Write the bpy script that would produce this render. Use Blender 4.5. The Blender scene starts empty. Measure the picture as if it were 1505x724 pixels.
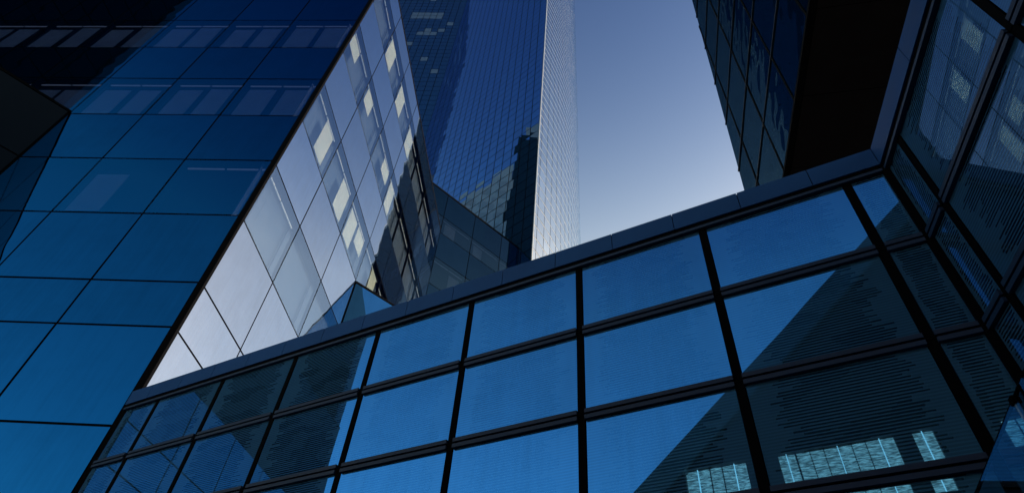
import bpy, math, random
from mathutils import Vector
random.seed(7)
R = math.radians
scene = bpy.context.scene
col = scene.collection

# ------------------------------------------------------------------ camera
EYE = 1.6
PITCH, ROLL, FPX = R(47.0), R(5.46), 906.4
fw = Vector((0, math.cos(PITCH), math.sin(PITCH)))
rt0 = Vector((1, 0, 0)); up0 = rt0.cross(fw)
rt = rt0 * math.cos(ROLL) + up0 * math.sin(ROLL)
up = -rt0 * math.sin(ROLL) + up0 * math.cos(ROLL)
cam_data = bpy.data.cameras.new('camera'); cam = bpy.data.objects.new('camera', cam_data); col.objects.link(cam)
from mathutils import Matrix
cam.matrix_world = Matrix(((rt.x, up.x, -fw.x, 0), (rt.y, up.y, -fw.y, 0), (rt.z, up.z, -fw.z, EYE), (0, 0, 0, 1)))
cam_data.sensor_width = 36; cam_data.lens = 36 * FPX / 1505
cam_data.clip_start = 0.05; cam_data.clip_end = 6000
scene.camera = cam

# ------------------------------------------------------------------ light
SUN_AZ, SUN_EL = 72, 24          # compass from +Y towards +X
SKY_Z0, SKY_GAMMA, SKY_K, SKY_TINT = .66, 1.15, (6.6, 4.9, 2.4), (5.3, 2.95, 1.42)
world = bpy.data.worlds.new('World'); scene.world = world; world.use_nodes = True
wn = world.node_tree.nodes; wl = world.node_tree.links
sky = wn.new('ShaderNodeTexSky'); sky.sky_type = 'NISHITA'; sky.sun_disc = False
sky.sun_elevation = R(SUN_EL); sky.sun_rotation = R(SUN_AZ)
sky.air_density = 1.0; sky.dust_density = .7; sky.ozone_density = 4.0; sky.altitude = 50
def wmath(op, a, b=None):
    k = wn.new('ShaderNodeMath'); k.operation = op
    for i, v in ((0, a), (1, b)):
        if v is None: continue
        if hasattr(v, 'is_output'): wl.new(v, k.inputs[i])
        else: k.inputs[i].default_value = v
    return k.outputs[0]
# polarised late-day sky: the zenith is deeper than the band above the roofs
wtc = wn.new('ShaderNodeTexCoord'); wsep = wn.new('ShaderNodeSeparateXYZ'); wl.new(wtc.outputs['Generated'], wsep.inputs[0])
zz = wmath('SUBTRACT', wmath('MAXIMUM', wsep.outputs[2], SKY_Z0), SKY_Z0)
wcs = wn.new('ShaderNodeSeparateColor'); wl.new(sky.outputs[0], wcs.inputs[0]); wcc = wn.new('ShaderNodeCombineColor')
for i in range(3):
    v = wmath('MULTIPLY', wmath('POWER', wcs.outputs[i], SKY_GAMMA), SKY_TINT[i])
    wl.new(wmath('MULTIPLY', v, wmath('POWER', 2.71828, wmath('MULTIPLY', zz, -SKY_K[i]))), wcc.inputs[i])
wl.new(wcc.outputs[0], wn['Background'].inputs[0]); wn['Background'].inputs[1].default_value = 0.12
sd = bpy.data.lights.new('sun', 'SUN'); sd.energy = 4.0; sd.angle = R(0.5); sd.color = (1.0, 0.9, 0.74)
so = bpy.data.objects.new('sun', sd); col.objects.link(so)
sdir = Vector((math.sin(R(SUN_AZ)) * math.cos(R(SUN_EL)), math.cos(R(SUN_AZ)) * math.cos(R(SUN_EL)), math.sin(R(SUN_EL))))
so.rotation_euler = (-sdir).to_track_quat('-Z', 'Y').to_euler(); so.location = sdir * 300
scene.view_settings.view_transform = 'Standard'; scene.view_settings.look = 'None'
scene.view_settings.gamma = 1; scene.view_settings.use_curve_mapping = False
scene.view_settings.exposure = 0.5

# ------------------------------------------------------------------ materials
def mat(name):
    m = bpy.data.materials.new(name); m.use_nodes = True
    return m, m.node_tree.nodes, m.node_tree.links, m.node_tree.nodes['Principled BSDF']

class NT:
    """small helper for math chains in a node tree"""
    def __init__(s, m): s.n = m.node_tree.nodes; s.l = m.node_tree.links
    def set(s, node, i, v):
        if hasattr(v, 'is_output'): s.l.new(v, node.inputs[i])
        else: node.inputs[i].default_value = v
    def m(s, op, a, b=0.0, c=0.0):
        k = s.n.new('ShaderNodeMath'); k.operation = op
        s.set(k, 0, a); s.set(k, 1, b)
        if len(k.inputs) > 2: s.set(k, 2, c)
        return k.outputs[0]
    def comb(s, x, y, z=0.0):
        k = s.n.new('ShaderNodeCombineXYZ'); s.set(k, 0, x); s.set(k, 1, y); s.set(k, 2, z); return k.outputs[0]
    def noise(s, vec, scale, detail=2, rough=.5):
        k = s.n.new('ShaderNodeTexNoise'); s.l.new(vec, k.inputs['Vector'])
        k.inputs['Scale'].default_value = scale; k.inputs['Detail'].default_value = detail; k.inputs['Roughness'].default_value = rough
        return k.outputs[0]
    def white(s, vec):
        k = s.n.new('ShaderNodeTexWhiteNoise'); k.noise_dimensions = '2D'; s.l.new(vec, k.inputs['Vector']); return k.outputs[0]
    def mix(s, f, a, b):
        k = s.n.new('ShaderNodeMix'); k.data_type = 'RGBA'; s.set(k, 0, f)
        for i, v in ((6, a), (7, b)):
            if hasattr(v, 'is_output'): s.l.new(v, k.inputs[i])
            else: k.inputs[i].default_value = (*v, 1)
        return k.outputs[2]

def wave_normal(t, scale, dist):
    """slight waviness of the sheet, different in every pane"""
    tc = t.n.new('ShaderNodeTexCoord'); oi = t.n.new('ShaderNodeObjectInfo')
    add = t.n.new('ShaderNodeVectorMath'); add.operation = 'ADD'
    t.l.new(tc.outputs['Object'], add.inputs[0])
    off = t.m('MULTIPLY', oi.outputs['Random'], 90.0)
    t.l.new(t.comb(off, off, off), add.inputs[1])
    b = t.n.new('ShaderNodeBump'); b.inputs['Strength'].default_value = 1; b.inputs['Distance'].default_value = dist
    t.l.new(t.noise(add.outputs[0], scale, 1), b.inputs['Height'])
    return b.outputs[0], add.outputs[0], oi.outputs['Random']

def coated_glass(name, base, tint, ior, wave=(.5, .004), rough=.02, dirt=.25, frit=None, coat=0.0):
    m, n, l, p = mat(name); t = NT(m)
    nrm, vec, rnd = wave_normal(t, *wave)
    l.new(nrm, p.inputs['Normal'])
    p.inputs['IOR'].default_value = max(ior, 1.001)
    if ior <= 1: p.inputs['Specular IOR Level'].default_value = 0
    p.inputs['Specular Tint'].default_value = (*tint, 1)
    grime = t.noise(vec, .9, 5, .6)
    streak = t.n.new('ShaderNodeMapping'); streak.inputs['Scale'].default_value = (7, 7, .35); l.new(vec, streak.inputs[0])
    st = t.noise(streak.outputs[0], 1.0, 4, .6)
    g = t.m('MULTIPLY', t.m('ADD', grime, st), .5)
    lum = t.m('MULTIPLY_ADD', g, dirt * 2, 1 - dirt)
    lum = t.m('MULTIPLY', lum, t.m('MULTIPLY_ADD', rnd, .3, .85))
    bc = t.mix(1.0, base, base)
    mul = n.new('ShaderNodeVectorMath'); mul.operation = 'SCALE'; mul.inputs[0].default_value = base; l.new(lum, mul.inputs['Scale'])
    colr = mul.outputs[0]
    rg = t.m('MULTIPLY_ADD', g, .008, rough * .2)
    l.new(rg, p.inputs['Roughness'])
    if frit:
        uv = n.new('ShaderNodeUVMap'); uv.uv_map = 'metres'; sep = n.new('ShaderNodeSeparateXYZ'); l.new(uv.outputs[0], sep.inputs[0])
        u2 = n.new('ShaderNodeUVMap'); u2.uv_map = 'unit'; sep2 = n.new('ShaderNodeSeparateXYZ'); l.new(u2.outputs[0], sep2.inputs[0])
        per = frit['period']
        q = t.m('DIVIDE', sep.outputs[1], per); idx = t.m('FLOOR', q); fr = t.m('FRACT', q)
        seed = t.m('MULTIPLY', rnd, 57.0)
        def edge(k):
            slow = t.noise(t.comb(t.m('MULTIPLY', idx, .16), t.m('ADD', seed, k)), 1.0, 1)
            fast = t.white(t.comb(idx, t.m('ADD', seed, k)))
            return t.m('ADD', t.m('MULTIPLY_ADD', slow, .34, -.06), t.m('MULTIPLY', t.m('MULTIPLY', fast, fast), .12))
        x = sep2.outputs[0]
        inside = t.m('MULTIPLY', t.m('GREATER_THAN', x, edge(3.0)), t.m('LESS_THAN', x, t.m('SUBTRACT', 1.0, edge(11.0))))
        dense = t.m('GREATER_THAN', t.noise(t.comb(t.m('MULTIPLY', x, 1.2), t.m('MULTIPLY', idx, .07), seed), 2.0, 1), .56)
        # printed lines everywhere; inside the ragged cloud the gaps between them are left clear
        line = t.m('LESS_THAN', fr, t.m('MULTIPLY_ADD', dense, -.14, .52))
        frit_mask = t.m('MAXIMUM', line, t.m('MULTIPLY_ADD', inside, -.66, .76))
        l.new(mul.outputs[0], p.inputs['Base Color'])
    else:
        l.new(colr, p.inputs['Base Color'])
    if coat:
        # a share of the pane acts as a coloured mirror coating
        met = n.new('ShaderNodeBsdfGlossy'); met.inputs['Color'].default_value = (*tint, 1)
        l.new(nrm, met.inputs['Normal']); l.new(rg, met.inputs['Roughness'])
        m2 = n.new('ShaderNodeMixShader')
        f = t.m('MULTIPLY_ADD', t.m('SUBTRACT', g, .5), .55 * coat, t.m('MULTIPLY_ADD', rnd, .2 * coat, .9 * coat))
        l.new(f, m2.inputs[0])
        srcs = n['Material Output'].inputs[0].links[0].from_socket
        l.new(srcs, m2.inputs[1]); l.new(met.outputs[0], m2.inputs[2]); l.new(m2.outputs[0], n['Material Output'].inputs[0])
        if frit:
            df = n.new('ShaderNodeBsdfDiffuse'); ad = n.new('ShaderNodeAddShader')
            l.new(t.mix(frit_mask, (0, 0, 0), frit['colour']), df.inputs[0])
            l.new(m2.outputs[0], ad.inputs[0]); l.new(df.outputs[0], ad.inputs[1]); l.new(ad.outputs[0], n['Material Output'].inputs[0])
    return m

def clear_glass(name, through, tint, ior, wave=(.5, .004), coat=0.0):
    """tinted see-through window pane: fresnel mirror over a coloured transparent sheet"""
    m, n, l, p = mat(name); t = NT(m)
    nrm, vec, rnd = wave_normal(t, *wave)
    n.remove(p)
    tr = n.new('ShaderNodeBsdfTransparent'); tr.inputs[0].default_value = (*through, 1)
    gl = n.new('ShaderNodeBsdfGlossy'); gl.inputs['Roughness'].default_value = .006; gl.inputs['Color'].default_value = (*tint, 1)
    l.new(nrm, gl.inputs['Normal'])
    fr = n.new('ShaderNodeFresnel'); fr.inputs[0].default_value = max(ior, 1.001)
    mx = n.new('ShaderNodeMixShader'); ge = n.new('ShaderNodeNewGeometry')
    l.new(t.m('MULTIPLY', t.m('MAXIMUM', fr.outputs[0], coat), t.m('SUBTRACT', 1.0, ge.outputs['Backfacing'])), mx.inputs[0]); l.new(tr.outputs[0], mx.inputs[1]); l.new(gl.outputs[0], mx.inputs[2])
    l.new(mx.outputs[0], n['Material Output'].inputs[0])
    return m

def painted(name, c, rough=.5, metal=0.0, var=.25, scale=1.5, spec=.5):
    m, n, l, p = mat(name); t = NT(m)
    tc = n.new('ShaderNodeTexCoord'); g = t.noise(tc.outputs['Object'], scale, 5, .6)
    lum = t.m('MULTIPLY_ADD', g, var * 2, 1 - var)
    mul = n.new('ShaderNodeVectorMath'); mul.operation = 'SCALE'; mul.inputs[0].default_value = c; l.new(lum, mul.inputs['Scale'])
    l.new(mul.outputs[0], p.inputs['Base Color'])
    l.new(t.m('MULTIPLY_ADD', g, .2, rough - .1), p.inputs['Roughness'])
    p.inputs['Metallic'].default_value = metal; p.inputs['Specular IOR Level'].default_value = spec
    return m

M = {}
FRIT = dict(period=.054, colour=(.019, .068, .15))
M['frit'] = coated_glass('fritted_blue_glass', (.003, .005, .007), (.017, .115, .33), 1, (.35, .004), .02, coat=.92, frit=FRIT)
M['frit_wing'] = coated_glass('fritted_wing_glass', (.003, .005, .007), (.09, .16, .24), 1, (.3, .0015), .02, coat=.8, frit=FRIT)  # the front's fritted glass again, its different mirrored look put into a greyer tint
M['blue'] = coated_glass('deep_blue_glass', (.0005, .006, .014), (.003, .055, .17), 1, (.4, .008), coat=.93)
M['annex'] = coated_glass('spur_blue_glass', (.001, .01, .03), (.02, .1, .27), 1, (.4, .008), coat=.9)
M['rear'] = coated_glass('rear_blue_glass', (.001, .006, .012), (.016, .042, .085), 1.0, (.4, .006), coat=.6)
M['spur_low'] = coated_glass('clear_blue_glass', (.004, .012, .02), (.3, .75, 1), 1.0, (.4, .006), coat=.3)  # hidden lower rows made more mirroring to brighten their reflection in the front bays
M['silver'] = coated_glass('pale_reflective_glass', (.004, .011, .03), (.4, .62, 1), 1.55, (.5, .009), coat=.27)  # same glass as the blue face, bright mirrored sky put into its tint
M['window_blue'] = clear_glass('blue_window_glass', (.5, .58, .76), (.004, .1, .3), 1.0, (.35, .003), .52)
M['window_silver'] = clear_glass('pale_window_glass', (.68, .73, .75), (.42, .64, 1), 1.7, (.5, .009), .27)  # window copy for that side, sky brightness put into its tint too
M['window_rear'] = clear_glass('rear_window_glass', (.4, .46, .56), (.03, .07, .12), 1.0, (.4, .006), .5)
M['dark_glass'] = coated_glass('dark_teal_glass', (.0008, .0025, .005), (.1, .25, .5), 1.2, (.5, .006))
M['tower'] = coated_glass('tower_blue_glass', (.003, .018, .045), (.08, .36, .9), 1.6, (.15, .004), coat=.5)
M['tower_far'] = coated_glass('tower_shade_glass', (.003, .018, .045), (.04, .2, .5), 1.3, (.15, .004), coat=.33)  # tower glass with the left face's shade put into a darker tint
M['tower_pale'] = coated_glass('tower_pale_glass', (.025, .035, .045), (.7, .88, 1), 1.7, (.15, .004), coat=.5)  # tower glass once more, the bright sky it mirrors put into paler colours
M['lit'] = coated_glass('tower_blind_glass', (.05, .1, .18), (.4, .65, 1), 2.2, (.15, .004))
M['right'] = coated_glass('teal_tower_glass', (.0005, .004, .007), (.12, .27, .42), 1, (.9, .03), coat=.22)
M['black'] = painted('black_joint', (.0014, .002, .0036), .8, spec=.02)
M['bar'] = painted('slate_blue_metal', (.008, .026, .072), .6, .0, spec=.2)
M['coping'] = painted('slate_cladding', (.012, .055, .19), .6, .0, .2, .8, .06)
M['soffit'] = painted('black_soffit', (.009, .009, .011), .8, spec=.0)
M['white_metal'] = painted('pale_metal', (.34, .42, .5), .35, .3, .1)
M['dark_metal'] = painted('dark_metal', (.012, .02, .035), .6, .0, spec=.1)
M['grey_metal'] = painted('grey_metal', (.2, .22, .25), .4, .4)
M['blind'] = painted('cream_blind', (.72, .72, .63), .8, var=.2, scale=1.2)
M['strip'] = painted('white_ceiling_strip', (.8, .82, .85), .5, var=.05)
sp = M['strip'].node_tree.nodes['Principled BSDF']; sp.inputs['Emission Color'].default_value = (1, .97, .92, 1); sp.inputs['Emission Strength'].default_value = .1
M['room'] = painted('dim_room', (.06, .1, .18), .8)
M['core'] = painted('dark_interior', (.012, .018, .028), .8)
M['asphalt'] = painted('asphalt', (.04, .045, .052), .9, scale=4)
M['paving'] = painted('paving_stone', (.06, .06, .062), .8, scale=2)
M['cladding'] = painted('dark_cladding', (.02, .022, .026), .6)
M['slate'] = painted('pale_slate', (.12, .15, .17), .7)
M['stone_dark'] = painted('recessed_stone', (.032, .036, .042), .7)
M['stone'] = painted('pale_stone', (.055, .058, .062), .7, scale=.4)
M['screen'] = clear_glass('screen_glass', (.6, .76, .85), (.6, .8, .95), 1.5, (.3, .002))
M['edge'] = painted('polished_glass_edge', (.25, .4, .6), .2)

m, n, l, p = mat('lit_window'); t = NT(m)
uv = n.new('ShaderNodeUVMap'); uv.uv_map = 'metres'; mp = n.new('ShaderNodeMapping'); mp.inputs['Scale'].default_value = (1.6, 9, 1); l.new(uv.outputs[0], mp.inputs[0])
nz = t.noise(mp.outputs[0], 1.3, 4, .7); cr = n.new('ShaderNodeValToRGB'); l.new(nz, cr.inputs[0])
cr.color_ramp.elements[0].position = .42; cr.color_ramp.elements[0].color = (.16, .08, .04, 1); cr.color_ramp.elements[1].position = .66; cr.color_ramp.elements[1].color = (1, .5, .25, 1)
p.inputs['Base Color'].default_value = (.02, .04, .05, 1); l.new(cr.outputs[0], p.inputs['Emission Color']); p.inputs['Emission Strength'].default_value = 4.2
M['lit_window'] = m
m, n, l, p = mat('lit_bar'); p.inputs['Emission Color'].default_value = (1, .55, .3, 1); p.inputs['Emission Strength'].default_value = 5; M['lit_bar'] = m  # glow painted on bars for the windows' bright vertical lines; no lamps

# ------------------------------------------------------------------ geometry helpers
class Frame:
    """a facade frame: s runs along compass az, d outwards, z up"""
    def __init__(f, P, az, out):
        f.P = Vector((P[0], P[1], 0)); f.u = Vector((math.sin(R(az)), math.cos(R(az)), 0))
        r = Vector((math.cos(R(az)), -math.sin(R(az)), 0)); f.n = r * out; f.flip = out < 0
    def p(f, s, d, z): return f.P + f.u * s + f.n * d + Vector((0, 0, z + EYE))

def thing(name, label, cat, loc, group=None):
    o = bpy.data.objects.new(name, None); col.objects.link(o); o.location = loc
    o['label'] = label; o['category'] = cat
    if group: o['group'] = group
    return o

class MB:
    def __init__(s): s.v = []; s.f = []; s.uv = []; s.un = []
    def face(s, pts, uv=None, un=None):
        b = len(s.v); s.v += [Vector(p) for p in pts]; s.f.append(tuple(range(b, b + len(pts))))
        k = len(pts)
        s.uv += uv or [(0, 0)] * k; s.un += un or [(0, 0)] * k
    def hexa(s, c):
        """c: 8 corners, bottom ring 0-3, top ring 4-7"""
        for q in ((0, 3, 2, 1), (4, 5, 6, 7), (0, 1, 5, 4), (1, 2, 6, 5), (2, 3, 7, 6), (3, 0, 4, 7)): s.face([c[i] for i in q])
    def box(s, F, s0, s1, d0, d1, z0, z1, sk=None):
        """sk(z) adds a slant to s"""
        a = sk or (lambda z: 0)
        s.hexa([F.p(s0 + a(z0), d0, z0), F.p(s1 + a(z0), d0, z0), F.p(s1 + a(z0), d1, z0), F.p(s0 + a(z0), d1, z0),
                F.p(s0 + a(z1), d0, z1), F.p(s1 + a(z1), d0, z1), F.p(s1 + a(z1), d1, z1), F.p(s0 + a(z1), d1, z1)])
    def pane(s, F, s0, s1, z0, z1, d=0.0, th=.03, tilt=.0, pts=None):
        """a glass sheet with thickness, its face tilted a hair"""
        if pts is None: pts = [(s0, z0), (s1, z0), (s1, z1), (s0, z1)]
        cs = (s0 + s1) / 2; cz = (z0 + z1) / 2
        ta = random.gauss(0, tilt); tb = random.gauss(0, tilt)
        dd = [d + (a - cs) * ta + (b - cz) * tb for a, b in pts]
        fr = [F.p(a, q, b) for (a, b), q in zip(pts, dd)]; bk = [F.p(a, q - th, b) for (a, b), q in zip(pts, dd)]
        uv = [(a - s0, b - z0) for a, b in pts]; un = [((a - s0) / (s1 - s0), (b - z0) / (z1 - z0)) for a, b in pts]
        s.face(fr, uv, un); s.face(bk[::-1], uv[::-1], un[::-1])
        k = len(pts)
        for i in range(k):
            j = (i + 1) % k
            s.face([fr[i], bk[i], bk[j], fr[j]], [uv[i], uv[i], uv[j], uv[j]], [un[i], un[i], un[j], un[j]])
    def build(s, name, m, parent=None, kind=None):
        off = parent_loc(parent)
        me = bpy.data.meshes.new(name); me.from_pydata([v - off for v in s.v], [], s.f)
        a = me.uv_layers.new(name='metres'); b = me.uv_layers.new(name='unit')
        for i in range(len(s.uv)): a.data[i].uv = s.uv[i]; b.data[i].uv = s.un[i]
        import bmesh
        bm = bmesh.new(); bm.from_mesh(me); bmesh.ops.remove_doubles(bm, verts=bm.verts, dist=1e-5); bmesh.ops.recalc_face_normals(bm, faces=bm.faces); bm.to_mesh(me); bm.free()
        me.materials.append(m)
        o = bpy.data.objects.new(name, me); col.objects.link(o)
        if parent: o.parent = parent
        if kind: o['kind'] = kind
        return o
def parent_loc(p):
    v = Vector((0, 0, 0))
    while p: v = v + p.location; p = p.parent
    return v
def clip(poly, a, b, c):
    """keep the part of a 2D polygon where a*x+b*y<=c"""
    out = []
    for i in range(len(poly)):
        p, q = poly[i], poly[(i + 1) % len(poly)]
        dp, dq = a * p[0] + b * p[1] - c, a * q[0] + b * q[1] - c
        if dp <= 0: out.append(p)
        if dp * dq < 0:
            t = dp / (dp - dq); out.append((p[0] + t * (q[0] - p[0]), p[1] + t * (q[1] - p[1])))
    return out

# ------------------------------------------------------------------ ground
g = MB(); g.face([(-3000, -3000, 0), (3000, -3000, 0), (3000, 3000, 0), (-3000, 3000, 0)])
g.build('ground', M['asphalt'])['kind'] = 'structure'
g = MB(); g.hexa([(-40, -14, .0), (40, -14, .0), (40, 60, .0), (-40, 60, .0), (-40, -14, .12), (40, -14, .12), (40, 60, .12), (-40, 60, .12)])
g.build('pavement', M['paving'])['kind'] = 'structure'

# ------------------------------------------------------------------ the low front building with its right wing
ROWS = [10.15, 8.195, 6.235, 4.285, 2.33, .375]
F_C = (7.03, 6.5)                                  # inner corner
U0 = 2.563
Ff = Frame(F_C, -58.3, -1)                         # s = 0 at the corner, grows to the far left end
Wf = Frame(F_C, 193.2, 1)                          # s = 0 at the corner, grows towards the camera
def check_out(F, toward):                          # normals must look at the viewer's side
    return (Vector(toward) - F.p(0, 0, 0)).dot(F.n) > 0
low = thing('office_building', 'low dark framed block with fritted blue glass bays and slate roof edge in the foreground', 'building', (7.03, 6.5, 0))
MF = [U0 - 1.81 + 2.832 * k for k in range(8)]     # mullion positions along the long front
MW = [.75 + 2.92 * k for k in range(5)]
def low_face(F, muls, end, bays_from):
    edges = [0.0] + muls + [end]
    for r in range(len(ROWS) - 1):
        zt, zb = ROWS[r], ROWS[r + 1]
        for i in range(len(edges) - 1):
            a, b = edges[i], edges[i + 1]
            mb = MB(); mb.pane(F, a + .085, b - .085, zb + .085, zt - .085, d=0, th=.025, tilt=.0012)
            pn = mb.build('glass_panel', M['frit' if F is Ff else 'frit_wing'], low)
    for i, a in enumerate(muls):
        for sgn in (-1,):
            mb = MB(); mb.box(F, a - .07, a + .07, -.12, .02, ROWS[-1], ROWS[0] - .01); mb.build('mullion', M['black'], low)
    for z in ROWS[1:]:
        mb = MB()
        for i in range(len(edges) - 1):
            a = edges[i] + (.075 if i else 0.0); b = edges[i + 1] - .075
            mb.box(F, a, b, -.1, .07, z + .022, z + .105); mb.box(F, a, b, -.1, .07, z - .102, z - .022)
        mb.build('transom', M['bar'], low)
        mb = MB(); mb.box(F, 0.09, end, -.1, .03, z - .022, z + .022); mb.build('transom_gap', M['black'], low)
    mb = MB(); mb.box(F, .09, end, -.1, .09, ROWS[0] - .1, ROWS[0] - .03); mb.build('head_bar', M['bar'], low)
    mb = MB(); mb.box(F, 0.0, end, -.6, -.14, -EYE, ROWS[0]); mb.build('backing_wall', M['core'], low)
    mb = MB(); mb.box(F, .12, end, -.13, .05, -EYE, ROWS[-1] - .13); mb.build('plinth', M['coping'], low)
low_face(Ff, MF, 22.15, 0)
low_face(Wf, MW, 16.0, 0)
mb = MB(); mb.box(Ff, -.1, .10, -.13, .085, -EYE, ROWS[0] - .005); mb.build('corner_post', M['black'], low)
# roof edge: mitred cladding pieces with open joints
def coping(F, end, joints, other):
    js = [0.0] + joints + [end]
    tan = math.tan(R(90 - 108.5 / 2))
    for i in range(len(js) - 1):
        a, b = js[i] + .008, js[i + 1] - .008
        mb = MB()
        def cs(s, d): return s + (d * tan if s < .02 else 0)
        d0, d1, z0, z1 = -.9, .12, 10.21, 10.72
        mb.hexa([F.p(cs(a, d0), d0, z0), F.p(b, d0, z0), F.p(b, d1, z0), F.p(cs(a, d1), d1, z0),
                 F.p(cs(a, d0), d0, z1), F.p(b, d0, z1), F.p(b, d1, z1), F.p(cs(a, d1), d1, z1)])
        mb.build('roof_edge', M['coping'], low)
    mb = MB(); mb.box(F, .15, end, -.7, .085, 10.1, 10.205); mb.box(F, .3, end, -.6, .09, 10.215, 10.70); mb.build('shadow_gap', M['black'], low)
coping(Ff, 22.15, [1.3 + 1.416 * k for k in range(15)], None)
coping(Wf, 16.0, [2.21 + 1.46 * k for k in range(10)], None)
mb = MB(); mb.hexa([Ff.p(0, -.14, 9.9), Ff.p(22, -.14, 9.9), Ff.p(22, -9, 9.9), Wf.p(0, -14, 9.9)] + [Ff.p(0, -.14, 10.3), Ff.p(22, -.14, 10.3), Ff.p(22, -9, 10.3), Wf.p(0, -14, 10.3)])
mb.build('roof', M['cladding'], low)

# ------------------------------------------------------------------ the tall left building
LC = (-11.85, 18.16)
Lf = Frame(LC, -84.4, -1); LRf = Frame(LC, 7.45, 1)
left = thing('office_building', 'tall left block of deep blue glass with a pale diamond patterned side catching the sun', 'building', (*LC, 0))
LZ = [-1.6, 2.0, 5.5, 9.53, 13.53, 15.76, 19.8, 23.93, 28.05, 32.1, 36.25, 40.45, 44.55, 48.7, 51.3]
WINROW = {19.8, 28.05, 36.25, 44.55}
def glass_face(F, parent, svals, zvals, winrows, opaque, win, j=.045, tilt=.0012, z_min=-9, clipper=None, blindmat='blind', low_blind=False, low_mat=None):
    for r in range(len(zvals) - 1):
        z0, z1 = zvals[r], zvals[r + 1]
        if z1 < z_min: continue
        for i in range(len(svals) - 1):
            a, b = svals[i] + j, svals[i + 1] - j
            mb = MB(); mb.pane(F, a, b, z0 + j, z1 - j, 0, .03, tilt)
            if z0 not in winrows:
                mb.build('glass_panel', low_mat if low_mat and z1 < 20 else opaque, parent); continue
            w = mb.build('window', win, parent)
            L, H = b - a, z1 - z0
            st = MB(); zc = z1 - .09 * H
            st.box(F, a + .04 * L, a + .5 * L, -.30, -.24, zc - .06, zc); st.box(F, a + .53 * L, b - .04 * L, -.30, -.24, zc - .06, zc)
            if not 15 < z0 < 21 or random.random() < .25: st.build('ceiling_light', M['strip'], w)
            for c0, c1 in ((.1, .46), (.53, .9)):
                if random.random() < ((.6 if 15 < z0 < 21 else .1) if low_blind else .42) or (not low_blind and (z0 < 21 or svals[i] > 15)): continue  # blinds left out along the pale side's far end to keep it shade-dark
                c1 += random.uniform(-.06, .02); zt = z0 + (.76 if low_blind else .84) * H * random.uniform(.9, 1); zb_ = z0 + (.06 if low_blind else random.choice((.12, .3, .42))) * H
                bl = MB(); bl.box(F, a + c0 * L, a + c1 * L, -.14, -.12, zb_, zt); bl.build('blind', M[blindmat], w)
            wl_ = MB(); wl_.box(F, a, b, -.62, -.56, z0, z1); wl_.build('back_wall', M['core' if low_blind else 'room'], w)
def grid_bars(F, parent, svals, zvals, w=.05):
    for sv in svals:
        mb = MB(); mb.box(F, sv - w, sv + w, -.2, -.034, zvals[0], zvals[-1]); mb.build('mullion', M['black'], parent)
    for z in zvals:
        mb = MB(); mb.box(F, svals[0], svals[-1], -.19, -.036, z - w, z + w); mb.build('transom', M['black'], parent)
LS = [0.1, 4.5, 8.75, 13.05, 17.4, 21.75, 26.1, 30.4, 34.7]
RS = [0.06, 4.2, 8.36, 12.55, 16.72, 20.9, 25.05, 28.5]
glass_face(Lf, left, LS[:4], LZ[2:], WINROW, M['blue'], M['window_blue'], low_blind=True)
glass_face(Lf, left, LS[3:], LZ[8:], WINROW, M['blue'], M['window_blue'], low_blind=True)
grid_bars(Lf, left, LS[:4], LZ[2:]); grid_bars(Lf, left, LS[3:], LZ[8:])
RZ = LZ[3:]
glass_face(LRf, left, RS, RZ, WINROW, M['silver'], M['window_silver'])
grid_bars(LRf, left, RS, RZ, .05)
mb = MB(); mb.box(Lf, -.16, .07, -.12, .03, -EYE, 51.4); mb.build('corner_post', M['black'], left)
# body behind both faces
mb = MB(); b0, b1 = -EYE, 51.25
ring = [Lf.p(.5, -1.6, 0), Lf.p(34.6, -1.6, 0), Lf.p(34.6, -30, 0), LRf.p(28.4, -1.6, 0), LRf.p(1.6, -1.6, 0)]
mb.face([Vector((p.x, p.y, b0 + EYE)) for p in ring][::-1]); mb.face([Vector((p.x, p.y, b1 + EYE)) for p in ring])
for i in range(5):
    p, q = ring[i], ring[(i + 1) % 5]
    mb.face([(p.x, p.y, 0), (q.x, q.y, 0), (q.x, q.y, b1 + EYE), (p.x, p.y, b1 + EYE)])
mb.build('core', M['core'], left)
mb = MB(); mb.box(Lf, 0, 34.7, -1.6, .02, 51.3, 51.75); mb.box(LRf, 0.1, 28.5, -1.6, .02, 51.3, 51.5); mb.build('roof_edge', M['black'], left)
mb = MB(); mb.box(Lf, .1, 13, -.6, -.2, -EYE, 5.45); mb.box(LRf, .1, 28.5, -.6, -.2, -EYE, 9.5); mb.build('plinth', M['core'], left)
# spur walls that leave both faces along compass 50
AZN = 50
An = Frame((LRf.p(12.55, 0, 0).x, LRf.p(12.55, 0, 0).y), AZN, 1)
aS = [.06, 4.45, 8.9, 13.3]; aZ = [9.53, 13.53, 15.76, 19.8, 23.93, 27.9]
def spur(F, name, svals, zvals, opaque, win, wr, depth, low_mat=None):
    glass_face(F, left, svals, zvals, wr, opaque, win, low_mat=low_mat); grid_bars(F, left, svals, zvals)
    mb = MB(); mb.box(F, svals[0] - .05, svals[-1], -depth, -.17 if not wr else -1.6, -EYE, zvals[-1] - .05); mb.build('spur_core', M['core'], left)
    mb = MB(); mb.box(F, svals[0] - .05, svals[-1], -.5, .03, zvals[-1] - .04, zvals[-1] + .12); mb.build('spur_edge', M['black'], left)
spur(An, 'spur', aS, aZ, M['annex'], M['window_blue'], set(), 6)
Bp = Lf.p(13.05, 0, 0)
Bn = Frame((Bp.x, Bp.y), 230, -1)
spur(Bn, 'spur', [.06, 4.4, 8.8, 13.2, 17.6, 22], [2.0, 5.5, 9.53, 13.53, 15.76, 19.8, 23.93, 28.2], M['dark_glass'], M['window_blue'], set(), 6, M['spur_low'])

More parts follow.
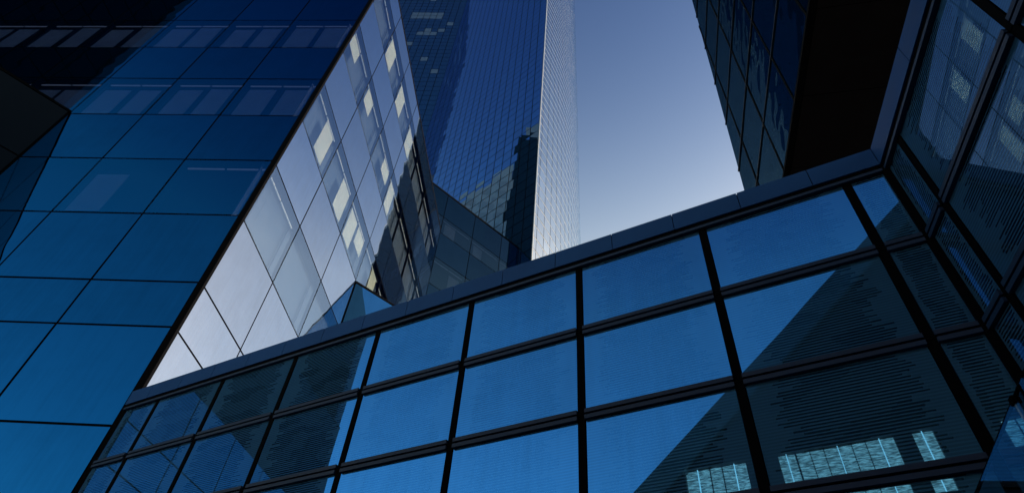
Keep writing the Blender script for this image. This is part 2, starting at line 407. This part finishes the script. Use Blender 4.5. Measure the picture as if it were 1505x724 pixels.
# ------------------------------------------------------------------ rear block behind the left building
Ep = LRf.p(28.5, 0, 0)
Nf = Frame((Ep.x, Ep.y), AZN, 1)
rear = thing('office_building', 'low dark rear block between the pale glass side and the tower', 'building', (Ep.x, Ep.y, 0))
nS = [-8.9, -4.45, .0, 4.4, 8.85, 11.8]; nZ = [35.9, 39.95, 43.2, 47.1, 51.0, 53.6, 57.6]
glass_face(Nf, rear, nS, nZ, {43.2, 51.0}, M['rear'], M['window_rear'], low_blind=True); grid_bars(Nf, rear, nS, nZ, .09)
mb = MB(); mb.box(Nf, -8.9, 11.8, -6, -1.6, -EYE, 57.55); mb.build('core', M['core'], rear)
mb = MB(); mb.box(Nf, -8.9, 11.8, -.5, -.2, -EYE, 35.9); mb.build('plinth', M['core'], rear)
mb = MB(); mb.box(Nf, -8.95, 11.85, -1.6, .03, 57.6, 57.85); mb.build('roof_edge', M['black'], rear)

# ------------------------------------------------------------------ the distant tower
T0 = (2.55, 52.45)
T2f = Frame(T0, -44.2, -1)
tower = thing('skyscraper', 'soaring blue glass tower with a curved silvery side against the sky', 'tower', (*T0, 0))
T1P = T2f.p(34.3, 0, 0)
T1f = Frame((T1P.x, T1P.y), -85.3, -1)
FL = 2.27; TB = 45.0; NF = 70
LIT = {(60, j) for j in (3, 4, 5, 6, 7)} | {(59, j) for j in (3, 4, 5, 6, 7)} | {(55, 2), (55, 4), (54, 3), (54, 4), (54, 5), (51, 6), (47, 3), (44, 1), (65, 5), (57, 1)}
panes = []            # (frame, s0, s1, z0, z1, material, distance)
for k in range(NF):
    z0 = TB + k * FL
    for i in range(18):
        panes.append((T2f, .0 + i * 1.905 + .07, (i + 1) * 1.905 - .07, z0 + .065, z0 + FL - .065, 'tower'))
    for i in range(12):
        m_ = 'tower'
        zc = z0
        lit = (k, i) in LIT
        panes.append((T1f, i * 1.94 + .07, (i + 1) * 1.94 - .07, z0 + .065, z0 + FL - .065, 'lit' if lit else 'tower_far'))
# curved side: an arc that leaves the corner at compass 33 and bends away
widths = [.75] + [1.905] * 14
def bend(turn):
    az, P = 34.0, Vector((T0[0], T0[1], 0)); out = [(P.copy(), az)]
    for w in widths:
        P = P + Vector((math.sin(R(az)), math.cos(R(az)), 0)) * w; az -= turn * w / 1.905
        out.append((P.copy(), az))
    return out
lo_, hi_ = 1.0, 8.0                                 # bend until the outline stands at compass 9.3 from the viewer
for _ in range(40):
    mid_ = (lo_ + hi_) / 2
    if max(math.degrees(math.atan2(p.x, p.y)) for p, _a in bend(mid_)) > 9.3: lo_ = mid_
    else: hi_ = mid_
arc = bend(lo_)
for j in range(len(widths)):
    F3 = Frame((arc[j][0].x, arc[j][0].y), arc[j][1], 1)
    for k in range(NF):
        z0 = TB + k * FL
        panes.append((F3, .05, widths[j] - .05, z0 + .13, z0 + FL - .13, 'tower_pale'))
def pane_dist(p): return (p[0].p((p[1] + p[2]) / 2, 0, (p[3] + p[4]) / 2) - Vector((0, 0, EYE))).length
vis = []
def vis_rank(p):
    c = p[0].p((p[1] + p[2]) / 2, 0, (p[3] + p[4]) / 2) - Vector((0, 0, EYE))
    x, y, zc = c.dot(rt), c.dot(up), c.dot(fw)
    px, py = 752 + FPX * x / zc, 362 - FPX * y / zc
    inside = 600 < px < 850 and 0 < py < 400 - (px - 780) * .32 if px > 780 else (600 < px and 0 < py < 270 + (px - 640) * .7)
    area = (p[2] - p[1]) * (p[4] - p[3]) * abs(c.normalized().dot(p[0].n)) / c.length ** 2 if c.length else 0
    return -area if inside else 0
panes.sort(key=vis_rank)
rest = {}
for q, (F, a, b, z0, z1, m_) in enumerate(panes):
    t_ = .003 if m_ != 'tower_pale' else .003
    if q < 100:
        mb = MB(); mb.pane(F, a, b, z0, z1, .06, .04, t_); mb.build('window_pane', M[m_], tower)
    else:
        rest.setdefault(m_, MB()).pane(F, a, b, z0, z1, .06, .04, t_)
for m_, mb in rest.items(): mb.build('window_panes', M[m_], tower, 'stuff')
# white floor bands round the curved side
for k in range(NF):
    z = TB + k * FL; mb = MB()
    for j in range(len(widths)):
        F3 = Frame((arc[j][0].x, arc[j][0].y), arc[j][1], 1)
        mb.box(F3, 0, widths[j], -.05, .05, z - .05, z + .05)
    mb.build('floor_band', M['white_metal'], tower)
mb = MB(); mb.box(T2f, -.1, .02, -.05, .09, TB, TB + NF * FL); mb.build('corner_trim', M['white_metal'], tower)
body = [Vector((a[0].x, a[0].y, 0)) for a in arc] + [T1f.p(30, -18, 0), T1f.p(23.3, -.02, 0), T1P, ]
body = [Vector((b.x, b.y, 0)) for b in body]
mb = MB(); top = TB + NF * FL + EYE
mb.face(body[::-1]); mb.face([Vector((b.x, b.y, top)) for b in body])
for i in range(len(body)):
    p, q = body[i], body[(i + 1) % len(body)]
    mb.face([p, q, Vector((q.x, q.y, top)), Vector((p.x, p.y, top))])
mb.build('tower_body', M['black'], tower)

# ------------------------------------------------------------------ the overhanging right tower
ZS = 22.0; KR = ZS / 16.0
RP = (8.26 * KR, 11.13 * KR)
Rf = Frame(RP, 13.9, -1)
right = thing('office_building', 'dark glass tower with a black underside overhanging the right wing', 'building', (*RP, 0))
slant = lambda z: 3.78 * KR - (z - 20.23 * KR) * (2.13 / 14.84)      # the far edge leans
rS = [-1.67 + 2.46 * 1.375 * k / 1.0 - 0 for k in range(-8, 4)]
rS = [-.58 + 3.37 * k for k in range(-8, 4)]
rZ = [22.0, 25.85, 29.65, 33.7, 37.7, 41.7, 45.7, 49.7, 53.7, 57.7, 61.7, 65.7]
for r in range(len(rZ) - 1):
    z0, z1 = rZ[r] + .05, rZ[r + 1] - .05
    for i in range(len(rS) - 1):
        a, b = rS[i] + .05, rS[i + 1] - .05
        poly = [(a, z0), (b, z0), (b, z1), (a, z1)]
        # keep s <= slant(z)
        k = 2.13 / 14.84
        poly = clip(poly, 1, k, 3.78 * KR + 20.23 * KR * k - .05)
        if len(poly) < 3: continue
        mb = MB(); mb.pane(Rf, a, b, z0, z1, 0, .04, .002, pts=poly); mb.build('glass_panel', M['right'], right)
for z in rZ[1:]:
    mb = MB(); mb.box(Rf, rS[0], slant(z), -.1, .05, z - .035, z + .035); mb.build('transom', M['dark_metal'], right)
for sv in rS:
    zt = min(rZ[-1], (3.78 * KR + 20.23 * KR * k - sv) / k) if sv > slant(rZ[-1]) else rZ[-1]
    if zt < 23: continue
    mb = MB(); mb.box(Rf, sv - .05, sv + .05, -.1, .03, rZ[0], zt); mb.build('mullion', M['black'], right)
mb = MB()
mb.hexa([Rf.p(rS[0], -.06, 22.02), Rf.p(slant(22) - .05, -.06, 22.02), Rf.p(slant(22) - .05, -26, 22.02), Rf.p(rS[0], -26, 22.02),
         Rf.p(rS[0], -.06, 65.7), Rf.p(slant(65.7) - .05, -.06, 65.7), Rf.p(slant(65.7) - .05, -26, 65.7), Rf.p(rS[0], -26, 65.7)])
mb.build('body', M['core'], right)
mb = MB(); mb.box(Rf, rS[0], slant(22) + .02, -.18, .07, 21.86, 22.04); mb.build('bottom_trim', M['black'], right)
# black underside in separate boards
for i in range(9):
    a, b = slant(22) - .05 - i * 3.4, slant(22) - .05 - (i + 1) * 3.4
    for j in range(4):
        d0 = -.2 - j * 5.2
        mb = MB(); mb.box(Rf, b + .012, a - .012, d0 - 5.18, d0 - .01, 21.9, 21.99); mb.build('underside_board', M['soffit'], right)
for i in range(3):
    mb = MB(); mb.box(Rf, -16 + 8 * i, -15 + 8 * i, -18, -17, 8 - EYE * 0, 21.9); mb.build('column', M['cladding'], right)

# ------------------------------------------------------------------ buildings behind the viewer, seen mirrored in the glass
Gf = Frame((-math.sin(R(31.7)) * 14, -math.cos(R(31.7)) * 14), -58.3, 1)   # s along compass -58.3, facing the low block
gable = thing('office_building', 'black raked roof block with lit windows, mirrored in the right bays of the low block', 'building', (Gf.P.x, Gf.P.y, 0))
def rake(s): return 23.3 - .835 * s
def slab(name, m, s0, s1, d0, d1, zb0, zb1, zt0, zt1, parent=gable):
    mb = MB(); mb.hexa([Gf.p(s0, d0, zb0), Gf.p(s1, d0, zb1), Gf.p(s1, d1, zb1), Gf.p(s0, d1, zb0), Gf.p(s0, d0, zt0), Gf.p(s1, d0, zt1), Gf.p(s1, d1, zt1), Gf.p(s0, d1, zt0)])
    return mb.build(name, m, parent)
slab('wall', M['cladding'], -26, 11.1, -10, 0, -EYE, -EYE, 14, 14)
slab('wall', M['cladding'], 11.1, 20, -10, 0, -EYE, -EYE, rake(11.1), rake(20))
slab('wall', M['cladding'], 9.6, 11.1, -10, 0, 14, 14, rake(9.6), rake(11.1))
wins = [(1.75, 2.6), (-2.85, 1.68), (-4.6, -3.68), (4.3, 7.6), (-9.2, -7.3)]
ed = sorted([-26, 9.6] + [v for w in wins for v in w])
for i in range(0, len(ed) - 1, 2):
    slab('wall', M['cladding'], ed[i], ed[i + 1], -10, 0, 14, 14, 17.1, min(17.1, rake(ed[i + 1])) if ed[i + 1] > 7 else 17.1)
slab('wall', M['cladding'], -26, 7.42, -10, 0, 17.1, 17.1, rake(-26), 17.102)
slab('roof_edge', M['slate'], -26, 20, -10.2, .25, rake(-26) + .02, rake(20) + .02, rake(-26) + 1.7, rake(20) + 1.7)
for a, b in wins:
    mb = MB(); mb.pane(Gf, a, b, 14, 17.1, -.35, .05); mb.build('lit_window', M['lit_window'], gable)
    k = max(2, round((b - a) / .62))
    for i in range(1, k):
        c = a + (b - a) * i / k; slab('window_bar', M['lit_bar'] if i % 3 == 1 else M['dark_metal'], c - .018, c + .018, -.34, -.2, 14, 14, 17.1, 17.1)
# dark tower whose edge shows in the upper left of the blue facade
dk = thing('skyscraper', 'dark teal tower mirrored in the upper left corner of the blue facade', 'tower', (-61, 2, 0))
far_panels = MB()
for (P, az_, out, L) in (((-61, 2), 0, 1, 30), ((-61, 2), 270, -1, 34)):
    Fd = Frame(P, az_, out)
    for i in range(int(L / 3.4)):
        for r in range(12, 57):
            near = i < 4 and 15 <= r < 27
            mb = MB() if near else far_panels
            mb.pane(Fd, i * 3.4 + .08, i * 3.4 + 3.32, r * 4 + .08, r * 4 + 3.92, .03, .04, .01)
            if near: mb.build('glass_panel', M['dark_glass'], dk)
far_panels.build('glass_panels', M['dark_glass'], dk, 'stuff')
mb = MB(); mb.hexa([(-94, 2.02, 0), (-61.02, 2.02, 0), (-61.02, 32, 0), (-94, 32, 0), (-94, 2.02, 232), (-61.02, 2.02, 232), (-61.02, 32, 232), (-94, 32, 232)]); mb.build('body', M['black'], dk)
mb = MB(); mb.hexa([(-61.3, 1.6, 0), (-60.6, 1.6, 0), (-60.6, 2.4, 0), (-61.3, 2.4, 0), (-61.3, 1.6, 232), (-60.6, 1.6, 232), (-60.6, 2.4, 232), (-61.3, 2.4, 232)]); mb.build('corner_trim', M['dark_metal'], dk)
# slim dark tower mirrored in the skyscraper
sl = thing('skyscraper', 'slim black stepped tower mirrored low in the blue face of the skyscraper', 'tower', (-115, 52, 0))
mb = MB(); mb.hexa([(x, y, z) for z in (0, 254) for x, y in ((-125, 44), (-108, 44), (-108, 61), (-125, 61))]); mb.build('body', M['dark_glass'], sl)
mb = MB(); mb.hexa([(x, y, z) for z in (254, 262) for x, y in ((-125, 44), (-108, 44), (-108, 56), (-125, 56))]); mb.build('plant_room', M['cladding'], sl)

# pale raked block mirrored beside it
pb = thing('office_building', 'grey stone block with a raked roof, mirrored above the rear block in the blue skyscraper', 'building', (-118, 72, 0))
def pale(name, m, y0, y1, x0, x1, z0, z1a, z1b):
    mb = MB(); mb.hexa([(x0, y0, z0), (x1, y0, z0), (x1, y1, z0), (x0, y1, z0), (x0, y0, z1a), (x1, y0, z1a), (x1, y1, z1b), (x0, y1, z1b)]); mb.build(name, m, pb)
pale('wall', M['stone'], 61.5, 92, -130, -112, 0, 236, 193)
for r in range(9):
    for q in range(4):
        y = 63 + q * 6.4; z = 156 + r * 8
        if z + 5 > 236 - (y + 4.4 - 61.5) * 1.41: continue
        pale('window', M['stone_dark'], y, y + 4.2, -112.2, -111.9, z, z + 4.4, z + 4.4)

# ------------------------------------------------------------------ frameless glass screen at lower right
J = (2.169, 2.095); TOP = 1.6
for az_, nm in ((21.2, 'the far sheet'), (201.2, 'the near sheet')):
    Sf = Frame(J, az_, 1 if az_ < 90 else -1)
    scr = thing('glass_screen', ('clear glass screen sheet with a dark top edge before the corner bay' if az_ < 90 else 'clear glass screen sheet cut off by the right border of the photo'),
                'screen', Sf.p(0, 0, -EYE), 'glass screen sheets at the lower right')
    mb = MB(); mb.box(Sf, .008, 2.2, -.008, .008, -EYE + .1, TOP); mb.build('sheet', M['screen'], scr)
    mb = MB(); mb.box(Sf, .008, 2.2, -.0085, .0085, TOP, TOP + .006); mb.build('top_edge', M['black'], scr)
    mb = MB(); mb.box(Sf, .002, .008, -.008, .008, -EYE + .1, TOP - .01); mb.build('polished_edge', M['edge'], scr)
    mb = MB(); mb.box(Sf, 0, 2.2, -.05, .05, -EYE + .12, -EYE + .2); mb.build('base_channel', M['grey_metal'], scr)
    mb = MB(); mb.box(Sf, .001, .018, -.016, .016, TOP - .02, TOP + .012); mb.build('clamp', M['black'], scr)
